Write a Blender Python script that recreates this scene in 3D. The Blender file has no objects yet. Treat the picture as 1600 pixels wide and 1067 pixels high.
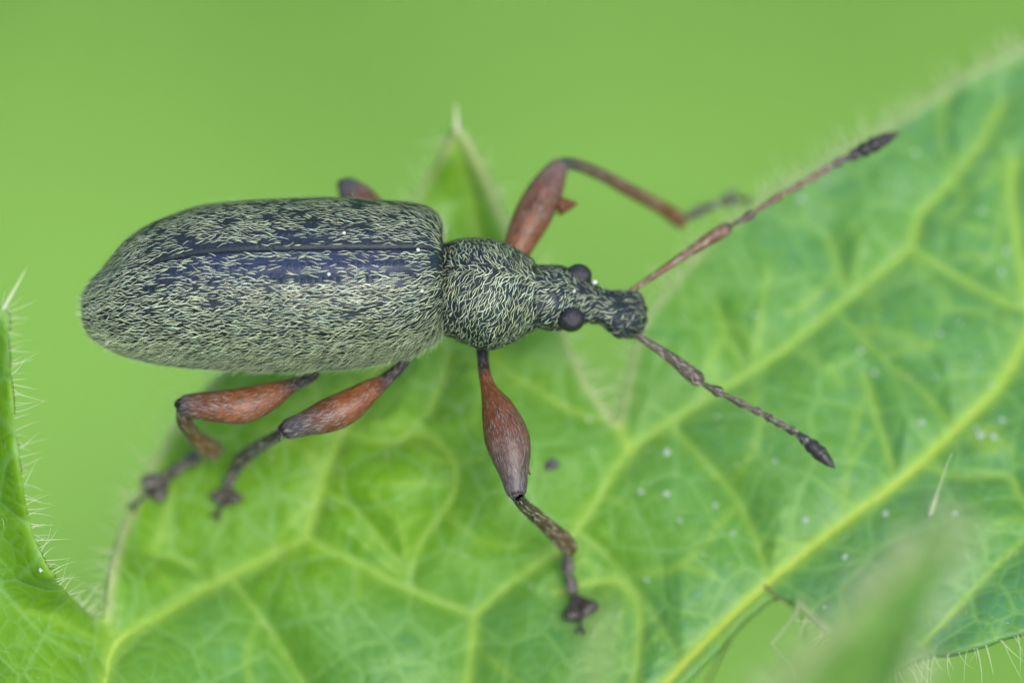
# Macro view of a scaly weevil walking over a hairy leaf.  1 Blender unit = 1 cm.
import bpy, math
import numpy as np
from mathutils import Vector, Matrix

R = math.radians
rng = np.random.default_rng(7)
scene = bpy.context.scene
COL = scene.collection
scene.unit_settings.scale_length = 0.01

# ------------------------------------------------------------------ camera
TILT = R(26.0)            # the leaf plane is seen 26 degrees off its normal
DIST = 12.0
FRAME_W = 1.27            # cm across the frame at the beetle
FPX = 1600 * DIST / FRAME_W
TGT = np.array([0, 0, 0.20])
FWD = np.array([0, math.sin(TILT), -math.cos(TILT)])
UPV = np.array([0, math.cos(TILT), math.sin(TILT)])
RGT = np.array([1.0, 0, 0])
CAM = TGT - FWD * DIST
cam_d = bpy.data.cameras.new("camera")
cam = bpy.data.objects.new("camera", cam_d)
COL.objects.link(cam)
cam.location = CAM
cam.rotation_euler = (TILT, 0, 0)
cam_d.sensor_width = 36
cam_d.lens = 36 * DIST / FRAME_W
cam_d.clip_start = 0.5
cam_d.clip_end = 5000
cam_d.dof.use_dof = True
cam_d.dof.focus_distance = DIST - 0.045
APERTURE = 0.56
cam_d.dof.aperture_fstop = cam_d.lens * 1e-3 / APERTURE
scene.camera = cam

# ------------------------------------------------------------------ sky, sun, exposure
SUN_EL, SUN_AZ = R(66), R(140)          # high, on the viewer's side, softened by thin cloud
world = bpy.data.worlds.new("World")
scene.world = world
world.use_nodes = True
wn = world.node_tree
wn.nodes.clear()
wo = wn.nodes.new("ShaderNodeOutputWorld")
wb = wn.nodes.new("ShaderNodeBackground")
ws = wn.nodes.new("ShaderNodeTexSky")
ws.sky_type = 'NISHITA'
ws.sun_disc = False
ws.sun_elevation = SUN_EL
ws.sun_rotation = SUN_AZ
ws.air_density = 1.0
ws.dust_density = 3.0
ws.ozone_density = 1.0
wb.inputs[1].default_value = 0.15
wn.links.new(ws.outputs[0], wb.inputs[0])
wn.links.new(wb.outputs[0], wo.inputs[0])
sd = bpy.data.lights.new("sun", 'SUN')
sd.energy = 1.25
sd.angle = R(32)
sd.color = (1.0, 0.95, 0.87)
so = bpy.data.objects.new("sun", sd)
COL.objects.link(so)
sdir = Vector((math.sin(SUN_AZ) * math.cos(SUN_EL), math.cos(SUN_AZ) * math.cos(SUN_EL), math.sin(SUN_EL)))
so.rotation_euler = sdir.to_track_quat('Z', 'Y').to_euler()
so.location = sdir * 60
vs = scene.view_settings
vs.view_transform = 'Standard'
vs.look = 'None'
vs.gamma = 1.0
vs.use_curve_mapping = False
vs.exposure = 1.29
scene.cycles.use_denoising = True
scene.cycles.max_bounces = 8

# ------------------------------------------------------------------ helpers
def unproj(px, py, z):
    """Pixel of the photograph -> point on the horizontal plane at height z."""
    px, py, z = np.broadcast_arrays(np.asarray(px, float), np.asarray(py, float), np.asarray(z, float))
    d = FWD + ((px - 800) / FPX)[..., None] * RGT + ((533.5 - py) / FPX)[..., None] * UPV
    t = (z - CAM[2]) / d[..., 2]
    return CAM + d * t[..., None]

PX = FRAME_W / 1600.0      # one photo pixel in cm at the beetle

def pchip(x, y, q):
    x, y, q = map(lambda a: np.asarray(a, float), (x, y, q))
    h = np.diff(x); dl = np.diff(y) / h
    m = np.zeros_like(y)
    m[0], m[-1] = dl[0], dl[-1]
    for i in range(1, len(x) - 1):
        if dl[i - 1] * dl[i] > 0:
            w1, w2 = 2 * h[i] + h[i - 1], h[i] + 2 * h[i - 1]
            m[i] = (w1 + w2) / (w1 / dl[i - 1] + w2 / dl[i])
    k = np.clip(np.searchsorted(x, q, side='right') - 1, 0, len(x) - 2)
    t = (q - x[k]) / h[k]
    t2, t3 = t * t, t * t * t
    return ((2*t3-3*t2+1)*y[k] + (t3-2*t2+t)*h[k]*m[k] + (-2*t3+3*t2)*y[k+1] + (t3-t2)*h[k]*m[k+1])

def catmull(pts, n, closed=False):
    """n samples per span through the points."""
    p = np.asarray(pts, float)
    N = len(p); out = []
    spans = N if closed else N - 1
    for i in range(spans):
        if closed:
            a, b, c, d = p[(i-1) % N], p[i], p[(i+1) % N], p[(i+2) % N]
        else:
            a, b, c, d = p[max(i-1, 0)], p[i], p[i+1], p[min(i+2, N-1)]
        for t in np.arange(n) / n:
            out.append(0.5*((2*b)+(-a+c)*t+(2*a-5*b+4*c-d)*t*t+(-a+3*b-3*c+d)*t**3))
    if not closed:
        out.append(p[-1])
    return np.array(out)

def vnoise(x, y, seed=0):
    """smooth 2-d value noise 0..1"""
    x, y = np.asarray(x, float), np.asarray(y, float)
    xi, yi = np.floor(x).astype(np.int64), np.floor(y).astype(np.int64)
    fx, fy = x - xi, y - yi
    fx, fy = fx*fx*(3-2*fx), fy*fy*(3-2*fy)
    def hsh(a, b):
        n = (a * 374761393 + b * 668265263 + seed * 2147483647 + 12345) & 0xffffffff
        n = ((n ^ (n >> 13)) * 1274126177) & 0xffffffff
        return ((n ^ (n >> 16)) & 0xffff) / 65535.0
    return ((hsh(xi, yi)*(1-fx)+hsh(xi+1, yi)*fx)*(1-fy) + (hsh(xi, yi+1)*(1-fx)+hsh(xi+1, yi+1)*fx)*fy)

def mesh_obj(name, V, F, mat, parent=None, smooth=True, attrs=None, uv=None):
    V = np.asarray(V, float)
    me = bpy.data.meshes.new(name)
    if isinstance(F, np.ndarray):
        k = F.shape[1]
        me.vertices.add(len(V)); me.vertices.foreach_set("co", V.astype(np.float32).ravel())
        me.loops.add(F.size); me.loops.foreach_set("vertex_index", F.astype(np.int32).ravel())
        me.polygons.add(len(F))
        me.polygons.foreach_set("loop_start", np.arange(0, F.size, k, dtype=np.int32))
        me.update(calc_edges=True); me.validate()
    else:
        me.from_pydata(V.tolist(), [], F); me.update()
    if smooth:
        me.polygons.foreach_set("use_smooth", np.ones(len(me.polygons), bool))
    for k, (kind, arr) in (attrs or {}).items():
        a = me.attributes.new(k, kind, 'POINT')
        arr = np.asarray(arr, np.float32)
        if kind == 'FLOAT':
            a.data.foreach_set("value", arr.ravel())
        elif kind == 'FLOAT_COLOR':
            a.data.foreach_set("color", arr.ravel())
        elif kind == 'FLOAT_VECTOR':
            a.data.foreach_set("vector", arr.ravel())
    me.materials.append(mat)
    o = bpy.data.objects.new(name, me)
    COL.objects.link(o)
    if parent is not None:
        o.parent = parent
    return o

def empty(name, loc=(0, 0, 0), parent=None):
    o = bpy.data.objects.new(name, None)
    o.empty_display_size = 0.05
    COL.objects.link(o)
    o.location = loc
    if parent is not None:
        o.parent = parent
    return o

def adopt(o, parent):
    """parent without moving (everything is authored in world space)"""
    o.parent = parent
    o.matrix_parent_inverse = Matrix.Translation(parent.location).inverted()

def tag(o, label, cat, group=None):
    o["label"] = label; o["category"] = cat
    if group: o["group"] = group

def grid_faces(nu, nv, wrap_v=False):
    i = np.arange(nu - 1)[:, None]; j = np.arange(nv if wrap_v else nv - 1)[None, :]
    j2 = (j + 1) % nv
    f = np.stack([i*nv+j, (i+1)*nv+j, (i+1)*nv+j2, i*nv+j2], -1)
    return f.reshape(-1, 4)

def tube_grid(path, radii, nseg=14, flat=1.0, flat_dir=(0, 0, 1)):
    """rings along a path; flat<1 squeezes the section along flat_dir"""
    P = np.asarray(path, float); r = np.asarray(radii, float)
    T = np.gradient(P, axis=0); T /= np.linalg.norm(T, axis=1)[:, None]
    f = np.asarray(flat_dir, float)
    N = f - (T @ f)[:, None] * T
    N /= np.linalg.norm(N, axis=1)[:, None] + 1e-12
    B = np.cross(T, N)
    th = np.linspace(0, 2*np.pi, nseg, endpoint=False)
    G = P[:, None, :] + r[:, None, None] * (np.cos(th)[None, :, None]*B[:, None, :] + flat*np.sin(th)[None, :, None]*N[:, None, :])
    return G

def close_grid(G):
    """rings -> verts + mixed faces with end caps"""
    nu, nv = G.shape[:2]
    V = G.reshape(-1, 3)
    F = grid_faces(nu, nv, True).tolist()
    F.append(list(range(nv))); F.append([(nu-1)*nv + k for k in range(nv)][::-1])
    return V, F

def ramp(t, stops):
    xs = [s[0] for s in stops]
    c = np.stack([np.interp(t, xs, [s[1][k] for s in stops]) for k in range(3)], -1)
    return np.concatenate([c, np.ones(c.shape[:-1] + (1,))], -1)

def grid_frames(G, wrap):
    if wrap:
        Gp = np.concatenate([G[:, -1:], G, G[:, :1]], 1)
        dv = (Gp[:, 2:] - Gp[:, :-2]) / 2
    else:
        dv = np.gradient(G, axis=1)
    du = np.gradient(G, axis=0)
    n = np.cross(du, dv)
    nl = np.linalg.norm(n, axis=2, keepdims=True)
    n = n / (nl + 1e-15)
    return du, dv, n, nl[..., 0]

def scatter(G, wrap, n, dirfn, length, width, lift, mask=None, sign=1, wob=0.25, colfn=None, K=4, rnd=None, space=None):
    """Lay n narrow scales / bristles on a surface grid. Returns verts, faces, colour."""
    rnd = rnd or rng
    du, dv, nn, area = grid_frames(G, wrap)
    nn = nn * sign
    nu, nv = G.shape[:2]
    ncv = nv if wrap else nv - 1
    a = area[:-1, :ncv].ravel()
    cell = rnd.choice(len(a), n, p=a / a.sum())
    i, j = cell // ncv, cell % ncv
    fu, fv = rnd.random(n), rnd.random(n)
    j2 = (j + 1) % nv
    def bil(A):
        return (A[i, j]*((1-fu)*(1-fv))[:, None] + A[i+1, j]*(fu*(1-fv))[:, None]
                + A[i, j2]*((1-fu)*fv)[:, None] + A[i+1, j2]*(fu*fv)[:, None])
    u, v = (i + fu) / (nu - 1), (j + fv) / (nv if wrap else nv - 1)
    p, nrm, tu, tv = bil(G), bil(nn), bil(du), bil(dv)
    if mask is not None:
        keep = rnd.random(n) < mask(u, v, p)
        u, v, p, nrm, tu, tv = u[keep], v[keep], p[keep], nrm[keep], tu[keep], tv[keep]
        n = len(u)
    nz = lambda A: A / (np.linalg.norm(A, axis=1, keepdims=True) + 1e-15)
    nrm, tu = nz(nrm), nz(tu)
    tv = nz(np.cross(nrm, tu))
    cu, cv = dirfn(u, v, p, rnd)
    d = nz(tu * cu[:, None] + tv * cv[:, None])
    s = np.cross(nrm, d)
    if space is not None:                 # keep neighbours apart: longer along the scale than across it
        al, ac = space; cells = {}; ok = np.zeros(n, bool)
        key = np.floor(p/al).astype(int)
        for q in range(n):
            kx, ky, kz = key[q]; good = True
            for ax in (-1, 0, 1):
                for ay in (-1, 0, 1):
                    for az in (-1, 0, 1):
                        for w_ in cells.get((kx+ax, ky+ay, kz+az), ()):
                            o0, o1, o2 = p[w_][0]-p[q][0], p[w_][1]-p[q][1], p[w_][2]-p[q][2]
                            e1 = (o0*d[q][0]+o1*d[q][1]+o2*d[q][2])/al
                            e2 = (o0*s[q][0]+o1*s[q][1]+o2*s[q][2])/ac
                            if e1*e1+e2*e2 < 1: good = False; break
                        if not good: break
                    if not good: break
                if not good: break
            if good:
                ok[q] = True; cells.setdefault((kx, ky, kz), []).append(q)
        u, v, p, nrm, d, s = u[ok], v[ok], p[ok], nrm[ok], d[ok], s[ok]; n = len(u)
    L = length * rnd.uniform(0.7, 1.25, n)
    W = width * rnd.uniform(0.75, 1.25, n)
    wb = rnd.normal(0, wob, n); ph = rnd.uniform(-1, 1, n)
    l0, l1, l2 = lift
    tip = l2 * rnd.uniform(0.4, 1.3, n)
    ts = np.linspace(0, 1, K)
    prof = np.interp(ts, [0, .15, .6, 1], [.55, 1, .9, .15])
    V = np.zeros((n, K, 2, 3))
    for k, t in enumerate(ts):
        c = p + d*((t-.35)*L)[:, None] + s*((np.sin(t*3.1+ph)*wb)*L*.5)[:, None] \
            + nrm*(l0 + l1*math.sin(t*math.pi) + tip*t*t)[:, None]
        V[:, k, 0] = c - s*(W*prof[k]/2)[:, None]
        V[:, k, 1] = c + s*(W*prof[k]/2)[:, None]
    base = (np.arange(n)*K*2)[:, None, None]
    q = np.array([[2*k, 2*k+1, 2*k+3, 2*k+2] for k in range(K-1)])[None]
    F = (base + q).reshape(-1, 4)
    col = colfn(u, v, p, rnd) if colfn is not None else np.ones((n, 3))
    C = np.repeat(np.concatenate([col, np.ones((n, 1))], 1), K*2, axis=0)
    return V.reshape(-1, 3), F, C

def join_parts(parts):
    Vs, Fs, Cs, off = [], [], [], 0
    for V, F, C in parts:
        Vs.append(V); Fs.append(F + off); Cs.append(C); off += len(V)
    return np.concatenate(Vs), np.concatenate(Fs), np.concatenate(Cs)

# ------------------------------------------------------------------ materials
class NT:
    def __init__(self, name):
        self.m = bpy.data.materials.new(name); self.m.use_nodes = True
        self.t = self.m.node_tree; self.t.nodes.clear()
        self.out = self.n("ShaderNodeOutputMaterial")
    def n(self, typ, **kw):
        x = self.t.nodes.new(typ)
        for k, v in kw.items(): setattr(x, k, v)
        return x
    def l(self, a, b): self.t.links.new(a, b)
    def val(self, sock, v):
        if isinstance(v, bpy.types.NodeSocket): self.l(v, sock)
        else: sock.default_value = v
    def attr(self, name, out="Fac"):
        a = self.n("ShaderNodeAttribute", attribute_name=name)
        return a.outputs[out]
    def coord(self, which="Object"): return self.n("ShaderNodeTexCoord").outputs[which]
    def noise(self, scale, detail=3, rough=.55, vec=None, out="Fac"):
        x = self.n("ShaderNodeTexNoise"); x.inputs["Scale"].default_value = scale
        x.inputs["Detail"].default_value = detail; x.inputs["Roughness"].default_value = rough
        self.l(vec if vec is not None else self.coord(), x.inputs["Vector"])
        return x.outputs[out]
    def voro(self, scale, feature='F1', vec=None, out="Distance", rand=1.0):
        x = self.n("ShaderNodeTexVoronoi", feature=feature); x.inputs["Scale"].default_value = scale
        x.inputs["Randomness"].default_value = rand
        self.l(vec if vec is not None else self.coord(), x.inputs["Vector"])
        return x.outputs[out]
    def rng(self, v, a, b, c=0.0, d=1.0):
        x = self.n("ShaderNodeMapRange"); self.l(v, x.inputs[0])
        for k, q in zip((1, 2, 3, 4), (a, b, c, d)): x.inputs[k].default_value = q
        return x.outputs[0]
    def math(self, op, a, b=0.0):
        x = self.n("ShaderNodeMath", operation=op); self.val(x.inputs[0], a); self.val(x.inputs[1], b)
        return x.outputs[0]
    def mix(self, f, a, b, blend='MIX'):
        x = self.n("ShaderNodeMix", data_type='RGBA', blend_type=blend)
        self.val(x.inputs[0], f)
        for s, v in ((x.inputs[6], a), (x.inputs[7], b)):
            if isinstance(v, bpy.types.NodeSocket): self.l(v, s)
            else: s.default_value = tuple(v) + ((1,) if len(v) == 3 else ())
        return x.outputs[2]
    def bump(self, h, strength, dist, normal=None):
        x = self.n("ShaderNodeBump"); self.l(h, x.inputs["Height"])
        x.inputs["Strength"].default_value = strength; x.inputs["Distance"].default_value = dist
        if normal is not None: self.l(normal, x.inputs["Normal"])
        return x.outputs[0]
    def bsdf(self, col, rough=.5, spec=.5, normal=None, **kw):
        b = self.n("ShaderNodeBsdfPrincipled")
        self.val(b.inputs["Base Color"], col if isinstance(col, bpy.types.NodeSocket) else tuple(col) + (1,))
        self.val(b.inputs["Roughness"], rough)
        b.inputs["Specular IOR Level"].default_value = spec
        if normal is not None: self.l(normal, b.inputs["Normal"])
        for k, v in kw.items(): self.val(b.inputs[k.replace("_", " ")], v)
        return b
    def translucent(self, b, col, fac):
        t = self.n("ShaderNodeBsdfTranslucent"); self.val(t.inputs[0], col if isinstance(col, bpy.types.NodeSocket) else tuple(col)+(1,))
        m = self.n("ShaderNodeMixShader"); self.val(m.inputs[0], fac)
        self.l(b.outputs[0], m.inputs[1]); self.l(t.outputs[0], m.inputs[2])
        self.l(m.outputs[0], self.out.inputs[0]); return self.m
    def done(self, b): self.l(b.outputs[0], self.out.inputs[0]); return self.m

def m_leaf(name, light, blue, seedshift=0.0):
    k = NT(name)
    rim, win, vein, zone = k.attr("rim"), k.attr("window"), k.attr("vein"), k.attr("zone")
    n1 = k.noise(6.0, 3, .55)
    n2 = k.noise(34.0, 3, .6)
    cellv = k.voro(13.0, 'DISTANCE_TO_EDGE', vec=None)
    fine = k.voro(38.0, 'DISTANCE_TO_EDGE')
    z = k.math('ADD', zone, k.rng(n1, .3, .7, -.22, .22))
    col = k.mix(k.rng(z, 0, 1), light, blue)
    col = k.mix(k.rng(k.noise(75.0, 4, .65), .38, .66, 0, .55), col, (light[0]*.62, light[1]*.72, light[2]*.9))
    col = k.mix(k.rng(n2, .35, .7, 0, .35), col, (light[0]*.75, light[1]*.8, light[2]*.9))
    net = k.rng(cellv, 0.0, .06, .62, 0)
    net2 = k.rng(fine, 0.0, .09, .38, 0)
    veinc = (.31, .50, .07)
    col = k.mix(net2, col, (.20, .39, .09))
    col = k.mix(net, col, (.20, .40, .10))
    col = k.mix(k.math('MULTIPLY', vein, .85), col, veinc)
    dots = k.rng(k.voro(22.0, 'F1'), .0, .11, .9, 0)
    dotsel = k.rng(k.noise(9.0, 1), .56, .62)
    col = k.mix(k.math('MULTIPLY', dots, dotsel), col, (.26, .36, .09))
    col = k.mix(k.math('MULTIPLY', win, .85), col, (.20, .33, .09))
    col = k.mix(k.math('MULTIPLY', rim, .8), col, (.42, .48, .22))
    h = k.math('ADD', k.math('MULTIPLY', k.rng(cellv, 0, .25), 1.0), k.math('MULTIPLY', k.rng(fine, 0, .3), .35))
    h = k.math('ADD', h, k.math('MULTIPLY', k.noise(120.0, 2), .25))
    nb = k.bump(h, .28, .010)
    b = k.bsdf(col, k.rng(n2, .3, .7, .44, .58), .36, nb, Sheen_Weight=.06, Sheen_Roughness=.4)
    tcol = k.mix(.45, col, (.19, .44, .006), 'MIX')
    return k.translucent(b, tcol, .45)

def m_col(name, rough, spec, nscale=60, namt=.3, bumpd=.0015, sheen=0.0, trans=0.0):
    """colour from the vertex attribute, broken up by noise"""
    k = NT(name)
    c = k.attr("tint", "Color")
    n = k.noise(nscale, 4, .6)
    c = k.mix(k.rng(n, .3, .7, 0, 1), k.mix(1.0, c, (1-namt,)*3, 'MULTIPLY'), c)
    nb = k.bump(k.noise(nscale*4, 3), .5, bumpd)
    b = k.bsdf(c, rough, spec, nb, Sheen_Weight=sheen)
    if trans: return k.translucent(b, c, trans)
    return k.done(b)

def m_cuticle():
    k = NT("blue_black_cuticle")
    st = k.attr("striae")          # 0..1 ridge profile across each wing case
    n = k.noise(220.0, 3, .6)
    pit = k.voro(150.0, 'F1')
    c = k.mix(k.rng(n, .3, .75), (.004, .0075, .0075), (.010, .017, .017))
    c = k.mix(k.attr("bare"), c, k.mix(k.rng(n, .3, .75), (.011, .016, .034), (.020, .029, .060)))  # blue sky reflection painted into the base colour along the suture
    h = k.math('ADD', k.math('MULTIPLY', st, 1.0), k.math('MULTIPLY', k.rng(pit, 0, .45), .5))
    pt = k.math('MULTIPLY', k.rng(st, .0, .30, 1, 0), k.rng(k.math('SINE', k.attr('along')), -.2, .8))
    h = k.math('ADD', h, k.math('MULTIPLY', n, .5))
    h = k.math('SUBTRACT', h, k.math('MULTIPLY', pt, 1.6))
    b = k.bsdf(c, .46, .27, k.bump(h, .6, .0016), Specular_Tint=(.8, .9, 1.0, 1))
    return k.done(b)

def m_eye():
    k = NT("faceted_eye_black")
    v = k.voro(900.0, 'DISTANCE_TO_EDGE', rand=.2)
    b = k.bsdf((.006, .006, .009), .27, .5, k.bump(k.rng(v, 0, .25), .5, .0005))
    return k.done(b)

def m_plain(name, c1, c2, scale, rough=.6, spec=.3, trans=0.0):
    k = NT(name)
    c = k.mix(k.rng(k.noise(scale, 4), .3, .7), c1, c2)
    b = k.bsdf(c, rough, spec, k.bump(k.noise(scale*3, 3), .4, .1/scale))
    return k.translucent(b, c, trans) if trans else k.done(b)

M_LEAF = m_leaf("leaf_blade_green", (.156, .345, .004), (.083, .252, .110))
M_TIP = m_leaf("leaf_tip_green", (.110, .235, .024), (.10, .245, .06))
M_VEIN = m_plain("vein_yellow_green", (.30, .48, .055), (.38, .54, .09), 9, .5, .35, .3)
M_MIDRIB = m_plain("midrib_yellow", (.33, .42, .022), (.41, .47, .05), 7, .5, .3, .3)
M_HAIR = m_plain("leaf_hair_pale", (.55, .62, .38), (.66, .70, .50), 20, .4, .5, .45)
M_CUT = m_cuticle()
M_SCALE = m_col("scale_pale_green", .42, .45, 80, .15, .0003)
M_LEG = m_col("leg_cuticle", .40, .34, 90, .6, .0012)
M_BRIS = m_col("bristle_pale", .45, .4, 80, .1, .0003, 0, .25)
M_EYE = m_eye()
M_WHITE = m_plain("white_grain", (.38, .41, .35), (.52, .54, .48), 90, .5, .4, .2)
M_SPECK = m_plain("pale_leaf_speck", (.30, .40, .30), (.46, .54, .46), 90, .5, .4, .35)
M_DEB = m_plain("grey_crumb", (.035, .036, .036), (.09, .088, .085), 80, .8, .2)
M_FIB = m_plain("dry_fibre", (.22, .32, .13), (.32, .42, .20), 25, .6, .3, .3)
M_DARK = m_plain("brown_fibre", (.10, .12, .045), (.15, .15, .06), 25, .7, .2)
M_GROUND = m_plain("meadow_ground_green", (.107, .219, .037), (.127, .250, .046), .05, .9, .1)
M_GRASS = m_plain("grass_green", (.102, .219, .034), (.137, .265, .046), .3, .6, .3, .35)

# ------------------------------------------------------------------ the setting: meadow far below, out of focus
GZ = -46.0
gx = np.linspace(-1, 1, 61); gx = np.sign(gx)*np.abs(gx)**2.2*3000
A, B = np.meshgrid(gx, gx, indexing='ij')
Z = GZ + (vnoise(A*.02+50, B*.02+50, 3)-.5)*3.0*np.clip(1-np.hypot(A, B)/3000, 0, 1)
g = mesh_obj("ground", np.stack([A, B, Z], -1).reshape(-1, 3), grid_faces(61, 61), M_GROUND)
g["kind"] = "structure"

def grass():
    n = 9000
    x = rng.uniform(-75, 75, n); y = rng.uniform(-50, 100, n)
    a = rng.uniform(0, 2*np.pi, n); L = rng.uniform(3, 8, n); w = rng.uniform(.25, .55, n)
    bend = rng.uniform(.5, 1.3, n)
    K = 4
    V = np.zeros((n, K, 2, 3))
    for k, t in enumerate(np.linspace(0, 1, K)):
        ang = bend*t
        hx = np.sin(ang)*L*t; hz = np.cos(ang*.8)*L*t
        c = np.stack([x + np.cos(a)*hx, y + np.sin(a)*hx, GZ - .8 + hz], -1)
        s = np.stack([-np.sin(a), np.cos(a), 0*a], -1)*(w*(1-t*.9)/2)[:, None]
        V[:, k, 0] = c - s; V[:, k, 1] = c + s
    q = np.array([[2*k, 2*k+1, 2*k+3, 2*k+2] for k in range(K-1)])[None]
    F = ((np.arange(n)*K*2)[:, None, None] + q).reshape(-1, 4)
    o = mesh_obj("meadow_grass", V.reshape(-1, 3), F, M_GRASS)
    o["kind"] = "stuff"
    tag(o, "soft blurred green meadow grass far below the leaf", "grass")
grass()

# ------------------------------------------------------------------ the leaf under the beetle
OUT = [(1600,72),(1750,0),(1950,-40),(2150,90),(2260,400),(2210,700),(2020,880),(1800,950),(1600,986),(1540,1003),
       (1480,1018),(1440,1022),(1400,1044),(1365,1050),(1318,1012),(1272,972),(1240,942),(1208,930),(1178,950),
       (1125,1003),(1062,1067),(985,1150),(930,1280),(760,1390),(500,1420),(150,1380),(-150,1230),(-290,960),(-230,720),(-90,590),
       (-22,515),(4,480),(12,530),(20,620),(30,720),(50,825),(80,895),(118,938),(158,966),(172,915),(186,850),
       (212,775),(250,700),(298,628),(350,575),(430,500),(540,400),(640,312),(690,243),(713,204),(737,240),
       (766,300),(800,372),(840,440),(880,515),(912,585),(940,630),(964,657),(977,605),(990,545),(1012,490),
       (1052,438),(1110,372),(1172,322),(1245,274),(1330,225),(1415,178),(1505,120)]
outline = catmull(OUT, 6, True)
VEINS = [  # (points, width px, strength)
 ([(985,1125),(1040,1067),(1120,985),(1200,910),(1300,830),(1420,740),(1500,665),(1560,605),(1600,540),(1650,440),(1760,330),(1950,250)], 17, 1.0),
 ([(1585,255),(1580,300),(1593,390),(1606,470),(1612,515)], 11, .9),
 ([(120,1160),(160,1075),(180,1005),(260,955),(360,900),(480,842)], 14, .8),
 ([(180,1010),(172,985),(162,964)], 15, .7),
 ([(480,842),(505,760),(530,690),(560,640),(600,560),(650,450)], 12, .8),
 ([(480,842),(560,880),(650,925),(742,962)], 10, .6),
 ([(742,962),(800,910),(870,860),(900,830),(940,770),(985,705),(1080,640),(1200,565),(1310,480),(1425,388)], 12, .7),
 ([(742,962),(738,1010),(728,1080),(700,1200)], 11, .8),
 ([(985,705),(975,680),(962,655)], 15, .9),
 ([(1425,388),(1437,335),(1480,290),(1520,245),(1565,165)], 11, .75),
 ([(1425,388),(1490,430),(1560,468),(1606,485)], 9, .6),
 ([(962,657),(900,645),(840,612),(785,575),(740,520)], 9, .5),
 ([(1055,672),(1110,730),(1155,785),(1180,840),(1203,905)], 7, .5),
 ([(1350,585),(1370,650),(1397,738)], 8, .55),
 ([(1295,375),(1308,420),(1322,455)], 8, .5),
 ([(1120,480),(1140,530),(1168,580)], 7, .4),
 ([(1440,728),(1500,745),(1575,745),(1592,770),(1610,800)], 7, .5),
 ([(1640,815),(1600,845),(1560,882),(1500,945),(1440,1008)], 6, .6),
 ([(548,680),(600,692),(660,680),(700,705),(715,740),(700,790),(660,840),(640,900)], 7, .45),
 ([(872,925),(905,915),(940,908),(970,912),(995,942),(1000,990),(990,1067),(970,1140)], 10, .75),
 ([(360,900),(420,980),(470,1060),(490,1130)], 7, .4),
 ([(905,830),(960,880),(1000,930),(1040,990),(1066,1036)], 6, .4),
 ([(670,645),(690,600),(700,560)], 9, .5),
 ([(225,862),(290,880),(335,912)], 6, .35),
 ([(714,225),(735,300),(745,370),(765,440),(790,530)], 9, .5),
 ([(1500,300),(1470,200),(1480,150)], 6, .4),
 ([(1300,480),(1380,560),(1440,610),(1490,668)], 6, .35),
 ([(640,900),(560,800),(505,765)], 6, .3),
]
CTRL = np.array([  # px, py, height of the blade
 (1500,950,.02),(1400,740,-.04),(1500,300,-.03),(1600,70,-.06),(2100,400,-.05),(2000,800,.05),(800,700,-.03),(600,700,-.03),
 (740,960,-.12),(300,900,-.15),(215,780,-.17),(160,965,-.09),(85,890,.06),(30,720,.17),(5,480,.27),(-200,800,.34),
 (-100,1100,.12),(80,1060,-.02),(400,1067,-.16),(1000,900,-.10),(1200,910,-.06),(965,655,-.06),(715,200,.12),(640,310,-.06),
 (780,440,-.05),(1100,500,-.03),(1050,440,-.05),(1250,270,-.05),(600,1300,-.25),(400,520,-.05),(250,700,-.14)], float)

def seg_dist(px, py, poly):
    """distance from points to a polyline"""
    best = np.full(px.shape, 1e9)
    bx = np.zeros_like(best); by = np.zeros_like(best)
    for a, b in zip(poly[:-1], poly[1:]):
        d = b - a
        t = np.clip(((px-a[0])*d[0] + (py-a[1])*d[1]) / (d @ d + 1e-9), 0, 1)
        qx, qy = a[0]+t*d[0], a[1]+t*d[1]
        dd = (px-qx)**2 + (py-qy)**2
        m = dd < best
        best = np.where(m, dd, best); bx = np.where(m, qx, bx); by = np.where(m, qy, by)
    return np.sqrt(best), bx, by

def inside(px, py, poly):
    c = np.zeros(px.shape, bool)
    for a, b in zip(poly, np.roll(poly, -1, 0)):
        cond = (a[1] > py) != (b[1] > py)
        with np.errstate(divide='ignore', invalid='ignore'):
            xi = (b[0]-a[0])*(py-a[1])/(b[1]-a[1]) + a[0]
        c ^= cond & (px < xi)
    return c

oc = np.concatenate([outline, outline[:1]])
VEIN_C = [(catmull(p, 4), w, s) for p, w, s in VEINS]

def blade_height(px, py):
    px, py = np.asarray(px, float), np.asarray(py, float)
    num = np.zeros(px.shape); den = np.zeros(px.shape)
    for cx, cy, cz in CTRL:
        w = 1.0 / ((px-cx)**2 + (py-cy)**2 + 90**2)**1.5
        num += w*cz; den += w
    z = num / den
    # tissue bulges up between the sunken veins
    q = np.full(px.shape, 1e9)
    for poly, w, s in VEIN_C:
        d, _, _ = seg_dist(px, py, poly)
        q = np.minimum(q, d / (.45 + .55*s))
    z = z + .035*(1-np.exp(-(q/66.0)**1.15))
    # the side lobe rolls up along its edge
    if np.any(px < 200):
        de, _, _ = seg_dist(px, py, oc)
        z = z + .085*np.exp(-(de/52.0)**1.5)*np.clip((150-px)/60, 0, 1)*np.clip((960-py)/60, 0, 1)
    z = z + .008*(vnoise(px/95+3, py/95+8, 5)-.5) + .003*(vnoise(px/38, py/38, 9)-.5)
    return z

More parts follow.
